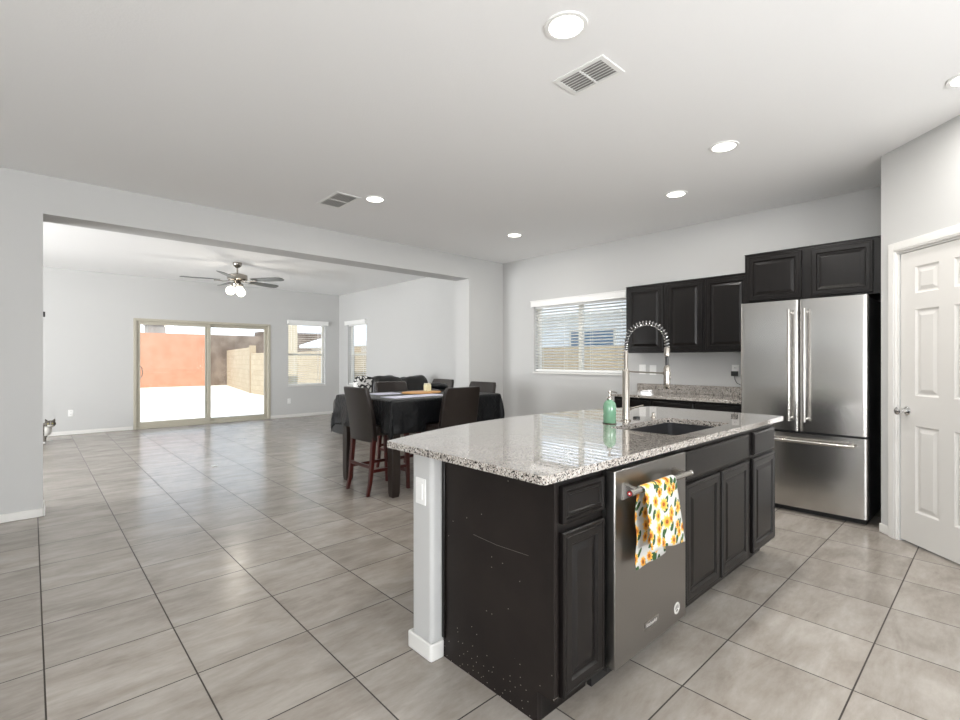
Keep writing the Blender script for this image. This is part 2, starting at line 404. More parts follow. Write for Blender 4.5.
# ---- pantry door (door_2)
d2 = bpy.data.objects.new('door_2', None); C.objects.link(d2); struct(d2); dg(d2)
b = MB(); b.box(.085, .155, -.018, 0, 0, 2.12); b.box(.885, .955, -.018, 0, 0, 2.12); b.box(.155, .885, -.018, 0, 2.05, 2.12)
b.box(.097, .143, -.023, -.018, 0, 2.108); b.box(.897, .943, -.023, -.018, 0, 2.108); b.box(.143, .897, -.023, -.018, 2.062, 2.108)
b.build('door_casing', M_trim, d2, bevel=.004, world=False)
b = MB(); b.box(.1555, .1645, -.004, .12, 0, 2.05); b.box(.8755, .8845, -.004, .12, 0, 2.05); b.box(.165, .875, 0, .12, 2.037, 2.0495); b.box(.165, .875, .055, .068, 2.0, 2.037)
b.build('door_jamb', M_trim, d2, world=False)
dx0, dx1, dz0, dz1 = .168, .873, .014, 2.033
cols = [(.286, .467), (.574, .755)]; rows = [(.235, .83), (1.035, 1.63), (1.74, 1.925)]
b = MB(); ys = (.008, .042)
xs = [dx0, cols[0][0], cols[0][1], cols[1][0], cols[1][1], dx1]
for i in (0, 2, 4): b.box(xs[i], xs[i+1], *ys, dz0, dz1)
zs = [dz0, rows[0][0], rows[0][1], rows[1][0], rows[1][1], rows[2][0], rows[2][1], dz1]
for cx in cols:
    for i in (0, 2, 4, 6): b.box(cx[0], cx[1], *ys, zs[i], zs[i+1])
    for r in rows:
        b.ringpanel((cx[0], .008, r[0]), (1, 0, 0), (0, 0, 1), (0, -1, 0), cx[1]-cx[0], r[1]-r[0], [(0, 0), (.012, -.010), (.022, -.010), (.045, -.0015), (.05, -.0015)], .03)
leaf = b.build('door_leaf', M_doorp, d2, world=False)
b = MB(); k = (.222, 0, .925)
def lathe_y(b, prof, c, n=20): return b.loft([[(c[0]+r*math.cos(2*PI*i/n), c[1]+y, c[2]+r*math.sin(2*PI*i/n)) for i in range(n)] for r, y in prof])
lathe_y(b, [(.031, .008), (.031, .002), (.024, -.004), (.012, -.010), (.011, -.028), (.022, -.036), (.028, -.05), (.026, -.062), (.015, -.068)], k)
b.build('door_knob', M_chrome, leaf, smooth=True, world=False)
b = MB(); b.box(.156, .160, -.0045, -.0005, .89, .965); b.build('strike_plate', M_chrome, d2, world=False)

# ---- half wall of the island
b = MB(); b.box(1.25, 3.60, 1.655, 1.80, -.05, .884); struct(b.build('wall_island', M_wall, bevel=.018, seg=4))
b = MB(); b.prism([(1.309, 1.655), (1.309, 1.642), (1.252, 1.642), (1.240, 1.647), (1.237, 1.657), (1.237, 1.813), (3.6, 1.813), (3.6, 1.80), (1.25, 1.80), (1.25, 1.655)], 0, .075)
struct(b.build('baseboard_island', M_trim, bevel=.008, seg=3))

# ---------------------------------------------------------------- wall plates
def plate(name, pos, axis, label, gang='outlet', w=.072, hh=.115, group=None):
    # axis: unit vector the plate faces
    r = thing(name, pos, label, 'outlet' if gang == 'outlet' else 'switch', group)
    r.rotation_euler = (0, 0, math.atan2(axis[1], axis[0])+PI/2)
    b = MB(); b.box(-w/2, w/2, -.006, 0, -hh/2, hh/2); b.build('cover_plate', M_plate, r, bevel=.003, world=False)
    if gang == 'outlet':
        for dz in (-.024, .024):
            s = MB(); s.box(-.017, .017, -.009, -.005, dz-.014, dz+.014); so = s.build('socket', M_plate, r, bevel=.002, world=False)
            s = MB(); s.box(-.008, -.005, -.0095, -.0085, dz-.004, dz+.006); s.box(.005, .008, -.0095, -.0085, dz-.004, dz+.006); s.build('slots', M_black, so, world=False)
    else:
        s = MB(); s.box(-.017, .017, -.010, -.005, -.033, .033); s.build('rocker', M_plate, r, bevel=.002, world=False)
    return r
plate('wall_outlet', (.499, VB, .374), (0, -1), 'white wall outlet low on the far wall between the cat and patio door')
plate('wall_outlet', (4.245, VB, .367), (0, -1), 'white wall outlet on the far wall below the window')
plate('wall_switch', (1.25, 1.728, .71), (-1, 0), 'white wall plate on the white half wall end of the island', 'switch')
plate('wall_switch', (UR, 2.985, 1.17), (-1, 0), 'white rocker switch above the back counter, left one of a pair', 'switch', w=.085)
plate('wall_switch', (UR, 2.850, 1.165), (-1, 0), 'white rocker switch above the back counter, right one of a pair', 'switch', w=.085)
plate('wall_outlet', (UR, 1.925, 1.175), (-1, 0), 'white wall outlet beside the refrigerator with a black charger in it')
ch = thing('phone_charger', (UR-.013, 1.925, 1.14), 'small black plug charger with a thin cord beside the refrigerator', 'charger')
b = MB(); b.box(UR-.05, UR-.0098, 1.895, 1.955, 1.115, 1.165); b.build('charger_body', M_black, ch, bevel=.004)
b = MB(); b.tube([(UR-.035, 1.925, 1.115), (UR-.035, 1.92, 1.08), (UR-.03, 1.90, 1.04), (UR-.03, 1.86, 1.02)], .003, 6); b.build('cord', M_black, ch)
b = MB(); b.box(.071, .089, VH1-.05, VH1-.012, 1.655, 1.70); tag(b.build('wall_latch', M_black, bevel=.004), 'tiny black latch on the edge of the left wall opening', 'latch')

# ---------------------------------------------------------------- island
def raised_door(O, X, N, w, h, name, parent, m=M_cab, thick=.02, fw=.052):
    b = MB(); b.ringpanel(O, X, (0, 0, 1), N, w, h, [(0, -.004), (.004, 0), (.012, 0), (.014, -.0025), (.018, -.0025), (.020, 0), (fw-.006, 0), (fw, -.009), (fw+.008, -.0095), (fw+.028, -.002), (fw+.032, -.0015)], thick)
    return b.build(name, m, parent)
def flat_drawer(O, X, N, w, h, name, parent, m=M_cab, thick=.02, groove=False):
    pr = [(0, -.006), (.006, -.002), (.012, 0), (.02, 0)]
    if groove: pr = [(0, -.004), (.004, 0), (.014, 0), (.016, -.004), (.020, -.004), (.024, 0), (.032, 0), (.036, -.005), (.04, -.005)]
    b = MB(); b.ringpanel(O, X, (0, 0, 1), N, w, h, pr, thick)
    return b.build(name, m, parent)
FV = 1.045; DV = 1.025; ZT = .8835
def base_unit(u0, u1, label, left=False):
    r = thing('base_cabinet', ((u0+u1)/2, 1.35, 0), label, 'cabinet', 'black cabinets of the island')
    b = MB(); b.box(u0+(.02 if left else 0), u1, FV, FV+.02, .11, ZT); b.build('face_frame', M_cab, r)
    b = MB(); xa = u0+(.02 if left else 0)
    b.box(xa, u1, FV+.02, 1.65, .11, .13); b.box(u1-.016, u1, FV+.02, 1.65, .13, ZT); b.box(xa, u1-.016, 1.63, 1.65, .13, ZT)
    if not left: b.box(u0, u0+.016, FV+.02, 1.63, .13, ZT)
    b.box(xa, u1, 1.12, 1.135, 0, .11); b.box(xa, u1, 1.60, 1.65, 0, .11)
    b.build('carcass', M_cab, r)
    return r
cb1 = base_unit(1.31, 1.60, 'black base cabinet with one drawer and door at the near island corner', True)
b = MB(); b.prism([(FV, .11), (FV, ZT), (1.65, ZT), (1.65, 0), (1.12, 0), (1.12, .11)][::-1], 1.31, 1.33)
for v in b.bm.verts: v.co = Vector((v.co.z, v.co.x, v.co.y))
sp = b.build('side_panel', M_panel, cb1); sp['label'] = 'worn dark end panel with pale nicks and a scratch'
b = MB(); b.tube([(1.3095, 1.455, .577), (1.3095, 1.32, .572), (1.3095, 1.16, .579)], .0007, 4); b.build('scratch', mat('pale_scratch', (.16, .14, .13), .5), sp)
b = MB(); b.box(1.30, 1.31, 1.632, 1.650, .086, ZT); b.build('edge_strip', M_cab, cb1, bevel=.003)
flat_drawer((1.339, DV, .716), (1, 0, 0), (0, -1, 0), .252, .13, 'drawer', cb1, groove=True)
raised_door((1.339, DV, .115), (1, 0, 0), (0, -1, 0), .252, .570, 'cabinet_door', cb1)
cb2 = base_unit(2.262, 3.16, 'black sink base cabinet with two doors under a false drawer front')
flat_drawer((2.275, DV, .705), (1, 0, 0), (0, -1, 0), .845, .137, 'drawer_front', cb2)
raised_door((2.283, DV, .115), (1, 0, 0), (0, -1, 0), .405, .570, 'cabinet_door', cb2)
raised_door((2.714, DV, .115), (1, 0, 0), (0, -1, 0), .400, .570, 'cabinet_door', cb2)
cb3 = base_unit(3.16, 3.605, 'black base cabinet with one drawer and door at the island end toward the refrigerator')
flat_drawer((3.205, DV, .705), (1, 0, 0), (0, -1, 0), .387, .137, 'drawer', cb3)
raised_door((3.193, DV, .115), (1, 0, 0), (0, -1, 0), .399, .570, 'cabinet_door', cb3)

# dishwasher
dw = thing('dishwasher', (1.93, 1.3, 0), 'stainless steel dishwasher in the island with a floral towel on its bar', 'dishwasher')
b = MB(); b.box(1.612, 2.250, 1.03, 1.60, .09, .872); b.build('tub', M_dark, dw)
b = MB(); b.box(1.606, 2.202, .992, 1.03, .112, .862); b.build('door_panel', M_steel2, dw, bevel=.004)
b = MB(); b.box(1.612, 2.25, 1.10, 1.12, 0, .09); b.build('toe_panel', M_dark, dw)
b = MB(); b.tube([(1.622, .935, .790), (2.115, .935, .787)], .0115, 18); bar = b.build('handle_bar', M_bar, dw, smooth=True)
b = MB()
for u in (1.668, 2.075):
    b = MB(); b.loft([[(u-.014, .992, .81), (u+.014, .992, .81), (u+.014, .992, .745), (u-.014, .992, .745)], [(u-.009, .94, .797), (u+.009, .94, .797), (u+.009, .94, .778), (u-.009, .94, .778)]])
    b.build('handle_bracket', M_bar, dw)
b = MB(); b.tube([(1.614, .935, .790), (1.624, .935, .790)], .013, 18); c = b.build('end_cap', M_bar, bar, smooth=True)
b = MB(); b.tube([(1.612, .935, .790), (1.6145, .935, .790)], .009, 16); c = b.build('medallion', M_red, bar); c['label'] = 'red medallion'
b = MB(); b.tube([(1.6113, .935, .790), (1.6123, .935, .790)], .0035, 10); b.build('medallion_star', M_plate, bar)
b = MB(); b.tube([(2.115, .935, .787), (2.123, .935, .787)], .013, 18); b.build('end_cap', M_chrome, bar, smooth=True)
# badge: framed plate with the maker's lettering; round sticker
bd = MB(); bd.box(1.823, 1.937, .9895, .992, .183, .213); badge = bd.build('badge', M_bar, dw)
bd = MB(); bd.box(1.827, 1.933, .9890, .9896, .187, .209); bp = bd.build('badge_field', mat('badge_grey', (.16, .15, .14), .35, .6), badge)
def text(body, size, name, m, parent, loc, rot=(PI/2, 0, 0)):
    cu = bpy.data.curves.new(name, 'FONT'); cu.body = body; cu.size = size; cu.align_x = 'CENTER'; cu.align_y = 'CENTER'; cu.extrude = .0003
    t = bpy.data.objects.new(name, cu); C.objects.link(t); dgp = bpy.context.evaluated_depsgraph_get()
    me = bpy.data.meshes.new_from_object(t.evaluated_get(dgp)); bpy.data.objects.remove(t)
    o = bpy.data.objects.new(name, me); C.objects.link(o); me.materials.append(m)
    from mathutils import Euler
    me.transform(Matrix.Translation(Vector(loc)) @ Euler(rot).to_matrix().to_4x4())
    r = parent
    while r.parent: r = r.parent
    me.transform(Matrix.Translation(-r.location)); o.parent = parent
    return o
M_let = mat('badge_lettering', (.80, .79, .76), .3, .5)
text('KitchenAid', .019, 'badge_lettering', M_let, badge, (1.88, .9887, .198))
b = MB(); n = 28
for k in range(n):
    a0, a1 = 2*PI*k/n, 2*PI*(k+1)/n
    q = [(2.112+r*math.cos(a), .9905, .176+r*math.sin(a)) for r, a in ((.016, a0), (.026, a0), (.026, a1), (.016, a1))]
    b.loft([q, [(x, .992, z) for x, y, z in q]])
for a in (0, 2*PI/3, 4*PI/3):
    b.tube([(2.112, .9910, .176), (2.112+.016*math.cos(a+PI/2), .9910, .176+.016*math.sin(a+PI/2))], .0018, 6)
b.build('round_sticker', M_let, dw)

# towel on the bar
def make_towel_mat():
    m = mat('sunflower_print_cotton', (.8, .8, .78), .85, spec=.2); t = NT(m); k = 1/.058
    sp = t.n('ShaderNodeSeparateXYZ', {0: t.co()})
    P = t.n('ShaderNodeCombineXYZ', {0: t.math('MULTIPLY', sp.outputs[0], k), 1: t.math('MULTIPLY', sp.outputs[2], k*.95)}).outputs[0]
    v = t.n('ShaderNodeTexVoronoi', {'Vector': P, 'Scale': 1.0, 'Randomness': .75}, voronoi_dimensions='2D')
    df = t.n('ShaderNodeVectorMath', {0: P, 1: v.outputs['Position']}, operation='SUBTRACT').outputs[0]
    s = t.n('ShaderNodeSeparateXYZ', {0: df}).outputs; ang = t.math('ARCTAN2', s[1], s[0]); d = v.outputs['Distance']
    rad = t.math('ADD', .36, t.math('MULTIPLY', .07, t.math('COSINE', t.math('MULTIPLY', ang, 9.0))))
    sel = t.n('ShaderNodeSeparateColor', {0: v.outputs['Color']}).outputs[0]
    rad = t.math('MULTIPLY', rad, t.math('ADD', .75, t.math('MULTIPLY', sel, .5)))
    fl = t.math('LESS_THAN', d, rad); core = t.math('LESS_THAN', d, .13)
    P2 = t.n('ShaderNodeVectorMath', {0: P, 1: (3.37, 7.61, 0)}, operation='ADD').outputs[0]
    R2 = t.n('ShaderNodeVectorRotate', {'Vector': P2, 'Angle': .8}).outputs[0]
    R3 = t.n('ShaderNodeVectorMath', {0: R2, 1: (1.6, .8, 1)}, operation='MULTIPLY').outputs[0]
    v2 = t.n('ShaderNodeTexVoronoi', {'Vector': R3, 'Scale': 1.05, 'Randomness': .9}, voronoi_dimensions='2D').outputs['Distance']
    leaf = t.math('LESS_THAN', v2, .30)
    c = t.mix(leaf, (.56, .56, .535, 1), (.045, .10, .035, 1))
    yel = t.ramp(t.math('DIVIDE', d, .42), [(.25, (.70, .22, .03)), (.7, (.80, .45, .08)), (1, (.85, .60, .22))])
    c = t.mix(fl, c, yel); c = t.mix(core, c, (.30, .09, .02, 1))
    t.link(c, 'Base Color'); return m
b = MB(); rings = []
path = []
for i in range(13): path.append((.958+.004*math.sin(i), .478+(.785-.478)*i/12, 'b', i/12))
for i in range(1, 8): a = PI*i/8; path.append((.935+.0155*math.cos(a), .789+.0155*math.sin(a), 't', 0))
for i in range(15): path.append((.9185-.012*(i/14)**.8, .785-(.785-.525)*i/14, 'f', i/14))
NP = 34
for v, z, kd, s in path:
    row = []
    for j in range(NP+1):
        q = j/NP
        if kd == 'b': u0, u1 = 1.697, 1.945; amp = .003*(1-s)
        elif kd == 't': u0, u1 = 1.695, 1.95; amp = 0
        else: u0, u1 = 1.695-.004*s, 1.95+.045*s; amp = .006*s**.6
        u = u0+(u1-u0)*q
        fold = math.sin(q*11.0+.6)+.4*math.sin(q*23+1)
        zz = z+(.042*(1-q)**.7*s if kd == 'f' else 0)
        row.append((u, v-amp*fold-(.012*s if kd == 'f' else 0), zz))
    rings.append(row)
R = [[b.bm.verts.new(p) for p in r] for r in rings]
for r0, r1 in zip(R, R[1:]):
    for j in range(NP): b.bm.faces.new((r0[j], r0[j+1], r1[j+1], r1[j]))
tw = b.build('dish_towel', make_towel_mat(), smooth=True, angle=180)
md = tw.modifiers.new('thick', 'SOLIDIFY'); md.thickness = .0025; md.offset = 0
tag(tw, 'white dish towel printed with yellow sunflowers hanging from the dishwasher bar', 'towel')

# countertop slab with curved far edge and sink cut-out
def slab(name, outer, hole, z0, z1, m, label, cat, bevel):
    bm = bmesh.new()
    def loop(pts):
        vs = [bm.verts.new((x, y, z1)) for x, y in pts]; return [bm.edges.new((vs[i], vs[(i+1) % len(vs)])) for i in range(len(vs))]
    es = loop(outer)
    if hole: es += loop(hole)
    bmesh.ops.triangle_fill(bm, use_beauty=True, edges=es)
    r = bmesh.ops.extrude_face_region(bm, geom=list(bm.faces))
    bmesh.ops.translate(bm, verts=[v for v in r['geom'] if isinstance(v, bmesh.types.BMVert)], vec=(0, 0, z0-z1))
    b = MB(); b.bm.free(); b.bm = bm
    o = b.build(name, m, bevel=bevel, seg=3, angle=50); return tag(o, label, cat) if label else o
def rrect(x0, x1, y0, y1, r, n=5):
    out = []
    for cx, cy, a in ((x1-r, y1-r, 0), (x0+r, y1-r, PI/2), (x0+r, y0+r, PI), (x1-r, y0+r, 1.5*PI)):
        out += [(cx+r*math.cos(a+PI/2*i/n), cy+r*math.sin(a+PI/2*i/n)) for i in range(n+1)]
    return out
outer = []
for cx, cy, a, r in ((1.186+.018, .985+.018, PI, .018), (3.632-.018, .985+.018, 1.5*PI, .018)):
    outer += [(cx+r*math.cos(a+PI/2*i/6), cy+r*math.sin(a+PI/2*i/6)) for i in range(7)]
for i in range(33):
    q = i/32; outer.append((3.632+(1.186-3.632)*q, 1.905+.255*(1-(2*q-1)**2)))
slab('island_countertop', outer, rrect(2.30, 2.985, 1.08, 1.46, .03), .884, .914, M_gran, 'large speckled granite countertop of the island with a curved far edge', 'countertop', .007)
# sink
sk = thing('kitchen_sink', (2.64, 1.27, .884), 'dark undermount sink basin set in the granite island top', 'sink')
b = MB(); o_ = rrect(2.305, 2.98, 1.085, 1.455, .03); i2 = rrect(2.325, 2.96, 1.105, 1.435, .04)
b.loft([[(x, y, .8835) for x, y in rrect(2.285, 3.0, 1.067, 1.473, .03)], [(x, y, .8835) for x, y in o_], [(x, y, .87) for x, y in o_], [(x, y, .70) for x, y in i2], [(x, y, .69) for x, y in rrect(2.355, 2.93, 1.135, 1.405, .03)]], cap=False)
R = [v for v in b.bm.verts if abs(v.co.z-.69) < 1e-5]; b.bm.faces.new(R)
s_ = b.build('basin', M_sink, sk, smooth=True, angle=35); s_.modifiers.new('t', 'SOLIDIFY').thickness = .002
b = MB(); b.lathe([(.045, .693), (.045, .697), (.035, .698), (.03, .694)], (2.64, 1.27, 0)); b.build('drain', M_chrome, sk, smooth=True)
# faucet
FU, FVv = 2.64, 1.555
fc = thing('kitchen_faucet', (FU, FVv, .914), 'tall brushed nickel spring coil faucet standing behind the sink', 'faucet')
b = MB(); b.lathe([(.030, 0), (.030, .006), (.022, .010), (.0215, .012), (.0215, .300), (.019, .306), (.0145, .310), (.0135, .315), (.0135, .42), (.012, .425)], (FU, FVv, .914)); b.build('column', M_nickel, fc, smooth=True)
def arch(t):   # t 0..1 along hose centre line
    L1, Rr, L2 = .10, .129, .10; tot = L1+PI*Rr+L2; s = t*tot
    z0 = 1.318
    if s < L1: return Vector((FU, FVv, z0+s*.6))
    s -= L1
    if s < PI*Rr: a = s/Rr; return Vector((FU, FVv-Rr+Rr*math.cos(a), z0+.06+Rr*math.sin(a)*.93))
    s -= PI*Rr; return Vector((FU, FVv-2*Rr, z0+.06-s*.85))
b = MB(); b.tube([arch(i/40) for i in range(41)], .0075, 8); b.build('hose', M_black, fc, smooth=True)
b = MB(); pts = []; turns = 30; N = turns*9
for i in range(N+1):
    t = i/N; p = arch(t); q = arch(min(1, t+.002))-arch(max(0, t-.002)); q.normalize(); ux = Vector((1, 0, 0)); w = q.cross(ux)
    a = 2*PI*turns*t; pts.append(p+(ux*math.cos(a)+w*math.sin(a))*.0135)
b.tube(pts, .0019, 5); b.build('spring_coil', M_chrome, fc, smooth=True)
hx = (FU, FVv-.258)
b = MB(); b.lathe([(.012, 1.305), (.0165, 1.308), (.0165, 1.345), (.014, 1.352)], (*hx, 0)); b.build('collar', M_nickel, fc, smooth=True)
b = MB(); b.lathe([(.009, 1.24), (.009, 1.31)], (*hx, 0)); b.build('hose_end', M_black, fc, smooth=True)
b = MB(); b.lathe([(.0125, 1.118), (.016, 1.122), (.0185, 1.15), (.0175, 1.235), (.014, 1.248), (.010, 1.252)], (*hx, 0)); sh = b.build('spray_head', M_nickel, fc, smooth=True)
b = MB(); b.box(hx[0]+.010, hx[0]+.024, hx[1]-.012, hx[1]+.004, 1.165, 1.182); b.box(hx[0]+.010, hx[0]+.023, hx[1]-.012, hx[1]+.004, 1.19, 1.205); b.build('spray_button', M_black, sh, bevel=.002)
b = MB(); b.tube([(FU, FVv-.015, 1.212), (FU, FVv-.245, 1.207)], .0045, 8); b.lathe([(.021, 1.198), (.021, 1.216)], (*hx, 0)); b.build('holder_arm', M_nickel, fc, smooth=True)
b = MB(); b.tube([(FU+.015, FVv, .985), (FU+.05, FVv, .985)], .012, 14); b.tube([(FU+.042, FVv, .985), (FU+.075, FVv-.03, .995), (FU+.10, FVv-.06, 1.005)], .0055, 8); b.build('lever', M_nickel, fc, smooth=True)
# air gap, soap pump hole
b = MB(); b.lathe([(.022, 0), (.022, .008), (.018, .012), (.004, .013)], (2.80, 1.575, .914)); tag(b.build('sink_hole_cover', M_black, smooth=True), 'small dark round cap on the granite right of the faucet', 'cap')
b = MB(); b.lathe([(.014, 0), (.014, .006), (.010, .012), (.010, .028), (.004, .032)], (2.93, 1.53, .914)); tag(b.build('air_switch', M_nickel, smooth=True), 'small metal push button on the granite behind the sink', 'button')
# soap bottle
sb = thing('soap_dispenser', (2.462, 1.555, .914), 'mint green glass soap dispenser with a metal pump beside the faucet', 'soap dispenser')
M_green = mat('mint_green_glass', (.20, .40, .26), .12, spec=.6, Transmission_Weight=.25)
b = MB(); b.lathe([(.032, .001), (.036, .006), (.037, .095), (.034, .115), (.026, .128), (.015, .134), (.014, .140)], (2.462, 1.555, .914)); b.build('bottle', M_green, sb, smooth=True)
b = MB(); b.lathe([(.015, .140), (.015, .150), (.009, .153), (.005, .155), (.005, .178), (.010, .180), (.010, .190), (.004, .192)], (2.462, 1.555, .914)); b.tube([(2.462, 1.555, 1.099), (2.462, 1.52, 1.097), (2.462, 1.51, 1.092)], .004, 8); b.build('pump', M_nickel, sb, smooth=True)
b = MB(); b.lathe([(.040, 0), (.041, .005), (.036, .0055)], (2.462, 1.555, .9135)); b.build('base_ring', mat('dark_bronze', (.06, .05, .035), .3, .8), sb, smooth=True)

# ---------------------------------------------------------------- wall run by the refrigerator
def wall_unit(name, v0, v1, z0, z1, uf, label, doors, nm='cabinet_door', depth=None):
    r = thing(name, ((uf+UR)/2, (v0+v1)/2, z0), label, 'cabinet', 'black upper cabinets' if z0 > 1 else None)
    b = MB(); b.box(uf+.0185, UR-.002, v0, v1, z0, z1); b.build('carcass', M_cab, r, bevel=.002)
    b = MB(); b.box(uf+.008, uf+.05, v0, v1, z1+.0005, z1+.006); b.build('top_edge', M_cab, r)
    for a, c, p, q in doors:
        b = raised_door((uf-.002, c, p), (0, -1, 0), (-1, 0, 0), c-a, q-p, nm, r)
    return r
wall_unit('upper_cabinet', 2.545, 3.035, 1.365, 2.135, 5.14, 'black single door upper cabinet next to the kitchen window', [(2.575, 3.0, 1.385, 2.115)])
wall_unit('upper_cabinet', 1.645, 2.543, 1.365, 2.135, 5.14, 'black double door upper cabinet between window cabinet and refrigerator', [(2.14, 2.52, 1.385, 2.115), (1.70, 2.11, 1.385, 2.115)])
wall_unit('upper_cabinet', .632, 1.642, 1.805, 2.25, 4.86, 'black two door cabinet mounted above the stainless refrigerator', [(1.185, 1.612, 1.82, 2.228), (.702, 1.125, 1.82, 2.228)])
cb4 = thing('base_cabinet', (5.15, 2.3, 0), 'black base cabinet under the back counter left of the refrigerator', 'cabinet')
b = MB(); b.box(4.88, UR-.002, 1.645, 3.02, .11, .8735); b.build('carcass', M_cab, cb4)
b = MB(); b.box(4.93, UR-.01, 1.66, 2.975, 0, .11); b.build('toe_kick', M_dark, cb4)
for a, c in ((1.67, 2.10), (2.12, 2.55), (2.57, 3.0)):
    flat_drawer((4.858, c, .715), (0, -1, 0), (-1, 0, 0), c-a, .13, 'drawer', cb4)
    raised_door((4.858, c, .12), (0, -1, 0), (-1, 0, 0), c-a, .57, 'cabinet_door', cb4)
ct2 = thing('back_countertop', (5.13, 2.3, .884), 'speckled granite counter with backsplash against the window wall', 'countertop')
b = MB(); b.box(4.82, UR-.002, 1.635, 3.045, .874, .904); b.build('counter_slab', M_gran, ct2, bevel=.004)
b = MB(); b.box(UR-.024, UR-.002, 1.635, 3.045, .9042, 1.002); b.build('backsplash', M_gran, ct2, bevel=.003)

# refrigerator
fr = thing('refrigerator', (5.05, 1.165, 0), 'stainless steel french door refrigerator with a bottom freezer drawer', 'refrigerator')
M_fside = mat('black_fridge_side', (.012, .012, .013), .45)
b = MB(); b.box(4.765, 5.42, .714, 1.615, .03, 1.775); b.build('body', M_fside, fr, bevel=.004)
def bowed(v0, v1, z0, z1, name, u0=4.760, uf=4.700, bow=.004):
    b = MB(); n = 20; rings = []
    def prof(q):    # q 0..1 across
        e = min(q, 1-q)*(v1-v0); r = .012
        edge = 0 if e > r else (r-math.sqrt(max(0, r*r-(r-e)**2)))
        return uf-bow*(1-(2*q-1)**2)+edge
    qs = [0, .004, .012, .025]+[.025+.95*i/n for i in range(1, n)]+[.975, .988, .996, 1]
    pts = [(u0, v0)]+[(prof(q), v0+(v1-v0)*q) for q in qs]+[(u0, v1)]
    b.loft([[(x, y, z) for x, y in pts] for z in (z0, z1)])
    return b.build(name, M_steel, fr, smooth=True, angle=60)
ld = bowed(1.169, 1.618, .690, 1.787, 'door_leaf'); rd = bowed(.711, 1.161, .690, 1.787, 'door_leaf'); fz = bowed(.711, 1.618, .052, .672, 'freezer_drawer', bow=.004)
b = MB(); b.box(4.77, 5.38, .73, 1.60, 0, .03); b.build('feet', M_dark, fr)
for dparent, v in ((ld, 1.222), (rd, 1.112)):
    b = MB(); b.tube([(4.632, v, .775), (4.632, v, 1.705)], .0125, 14)
    for z in (.80, 1.68): b.tube([(4.700, v, z), (4.632, v, z)], .010, 10)
    b.build('door_handle', M_bar, dparent, smooth=True)
b = MB(); b.tube([(4.632, .785, .612), (4.632, 1.56, .612)], .0125, 14)
for v in (.81, 1.535): b.tube([(4.70, v, .612), (4.632, v, .612)], .010, 10)
b.build('drawer_handle', M_bar, fz, smooth=True)
b = MB(); b.box(4.72, 4.80, .72, .80, 1.7875, 1.80); b.build('hinge_cover', M_black, fr, bevel=.003)

# ---------------------------------------------------------------- dining set
TU0, TU1, TV0, TV1, TZ = 2.44, 3.83, 3.83, 4.90, .905
tb = thing('dining_table', ((TU0+TU1)/2, (TV0+TV1)/2, 0), 'counter height dark wooden dining table covered by a black cloth', 'table')
b = MB(); b.box(TU0+.01, TU1-.01, TV0+.01, TV1-.01, TZ-.04, TZ); b.build('tabletop', M_dwood, tb, bevel=.005)
b = MB(); b.box(TU0+.08, TU1-.08, TV0+.05, TV0+.07, TZ-.13, TZ-.04); b.box(TU0+.08, TU1-.08, TV1-.07, TV1-.05, TZ-.13, TZ-.04); b.box(TU0+.05, TU0+.07, TV0+.08, TV1-.08, TZ-.13, TZ-.04); b.box(TU1-.07, TU1-.05, TV0+.08, TV1-.08, TZ-.13, TZ-.04); b.build('apron', M_dwood, tb)
for x in (TU0+.055, TU1-.055):
    for y in (TV0+.055, TV1-.12):
        b = MB(); h = .043; b.loft([[(x+a*s, y+c*s, z) for a, c in ((-1, -1), (1, -1), (1, 1), (-1, 1))] for z, s in ((0, .034), (.04, .040), (.16, h), (TZ-.04, h))]); b.build('leg', M_dwood, tb, bevel=.004)
# cloth
def cloth():
    b = MB(); ov = .33; nx, ny = 110, 96
    X0, X1, Y0, Y1 = TU0-.006, TU1+.006, TV0-.006, TV1+.006; top = TZ+.004
    V = []
    for i in range(nx+1):
        row = []
        for j in range(ny+1):
            s = X0-ov+(X1-X0+2*ov)*i/nx; t = Y0-ov+(Y1-Y0+2*ov)*j/ny
            ox = max(X0-s, s-X1, 0); oy = max(Y0-t, t-Y1, 0); sx = -1 if s < X0 else 1; sy = -1 if t < Y0 else 1
            cx = min(max(s, X0), X1); cy = min(max(t, Y0), Y1); r = math.hypot(ox, oy)
            if r == 0:
                w = .0025*noise.noise(Vector((s*5, t*5, 0))); row.append((s, t, top+abs(w))); continue
            per = s*1.0 if oy > ox else t
            fold = .5+.5*math.sin(per*21+2.2*math.sin(per*5))
            hang = min(1, r/.3)
            corner = min(ox, oy)/max(ox, oy, 1e-6)
            out = .010*(1-math.exp(-r/.012)) + (.022*fold+.012*noise.noise(Vector((s*9, t*9, 2))))*hang + .13*r*corner
            z = top-r*(.985-.06*corner)+.010
            seat = (s < X0 and 4.0 < t < 4.5) or (s > X1 and 4.0 < t < 4.5) or (t < Y0 and 2.80 < s < 3.32) or (t > Y1 and 2.98 < s < 3.49)
            if seat: out = min(out, .008); z = max(z, .664+.01*min(1, r))
            if r < .02: z = top-r*.6; out = r*.8
            dxx = ox/r*out if ox > 0 else 0; dyy = oy/r*out if oy > 0 else 0
            row.append((cx+sx*dxx, cy+sy*dyy, z))
        V.append([b.bm.verts.new(p) for p in row])
    for i in range(nx):
        for j in range(ny): b.bm.faces.new((V[i][j], V[i+1][j], V[i+1][j+1], V[i][j+1]))
    o = b.build('tablecloth', M_cloth, smooth=True, angle=180); md = o.modifiers.new('t', 'SOLIDIFY'); md.thickness = .002; md.offset = 1
    return tag(o, 'rumpled black satin tablecloth draped over the dining table', 'tablecloth')
cloth()
TT = TZ+.0075
M_mat = mat('pale_lilac_placemat', (.62, .62, .74), .55)
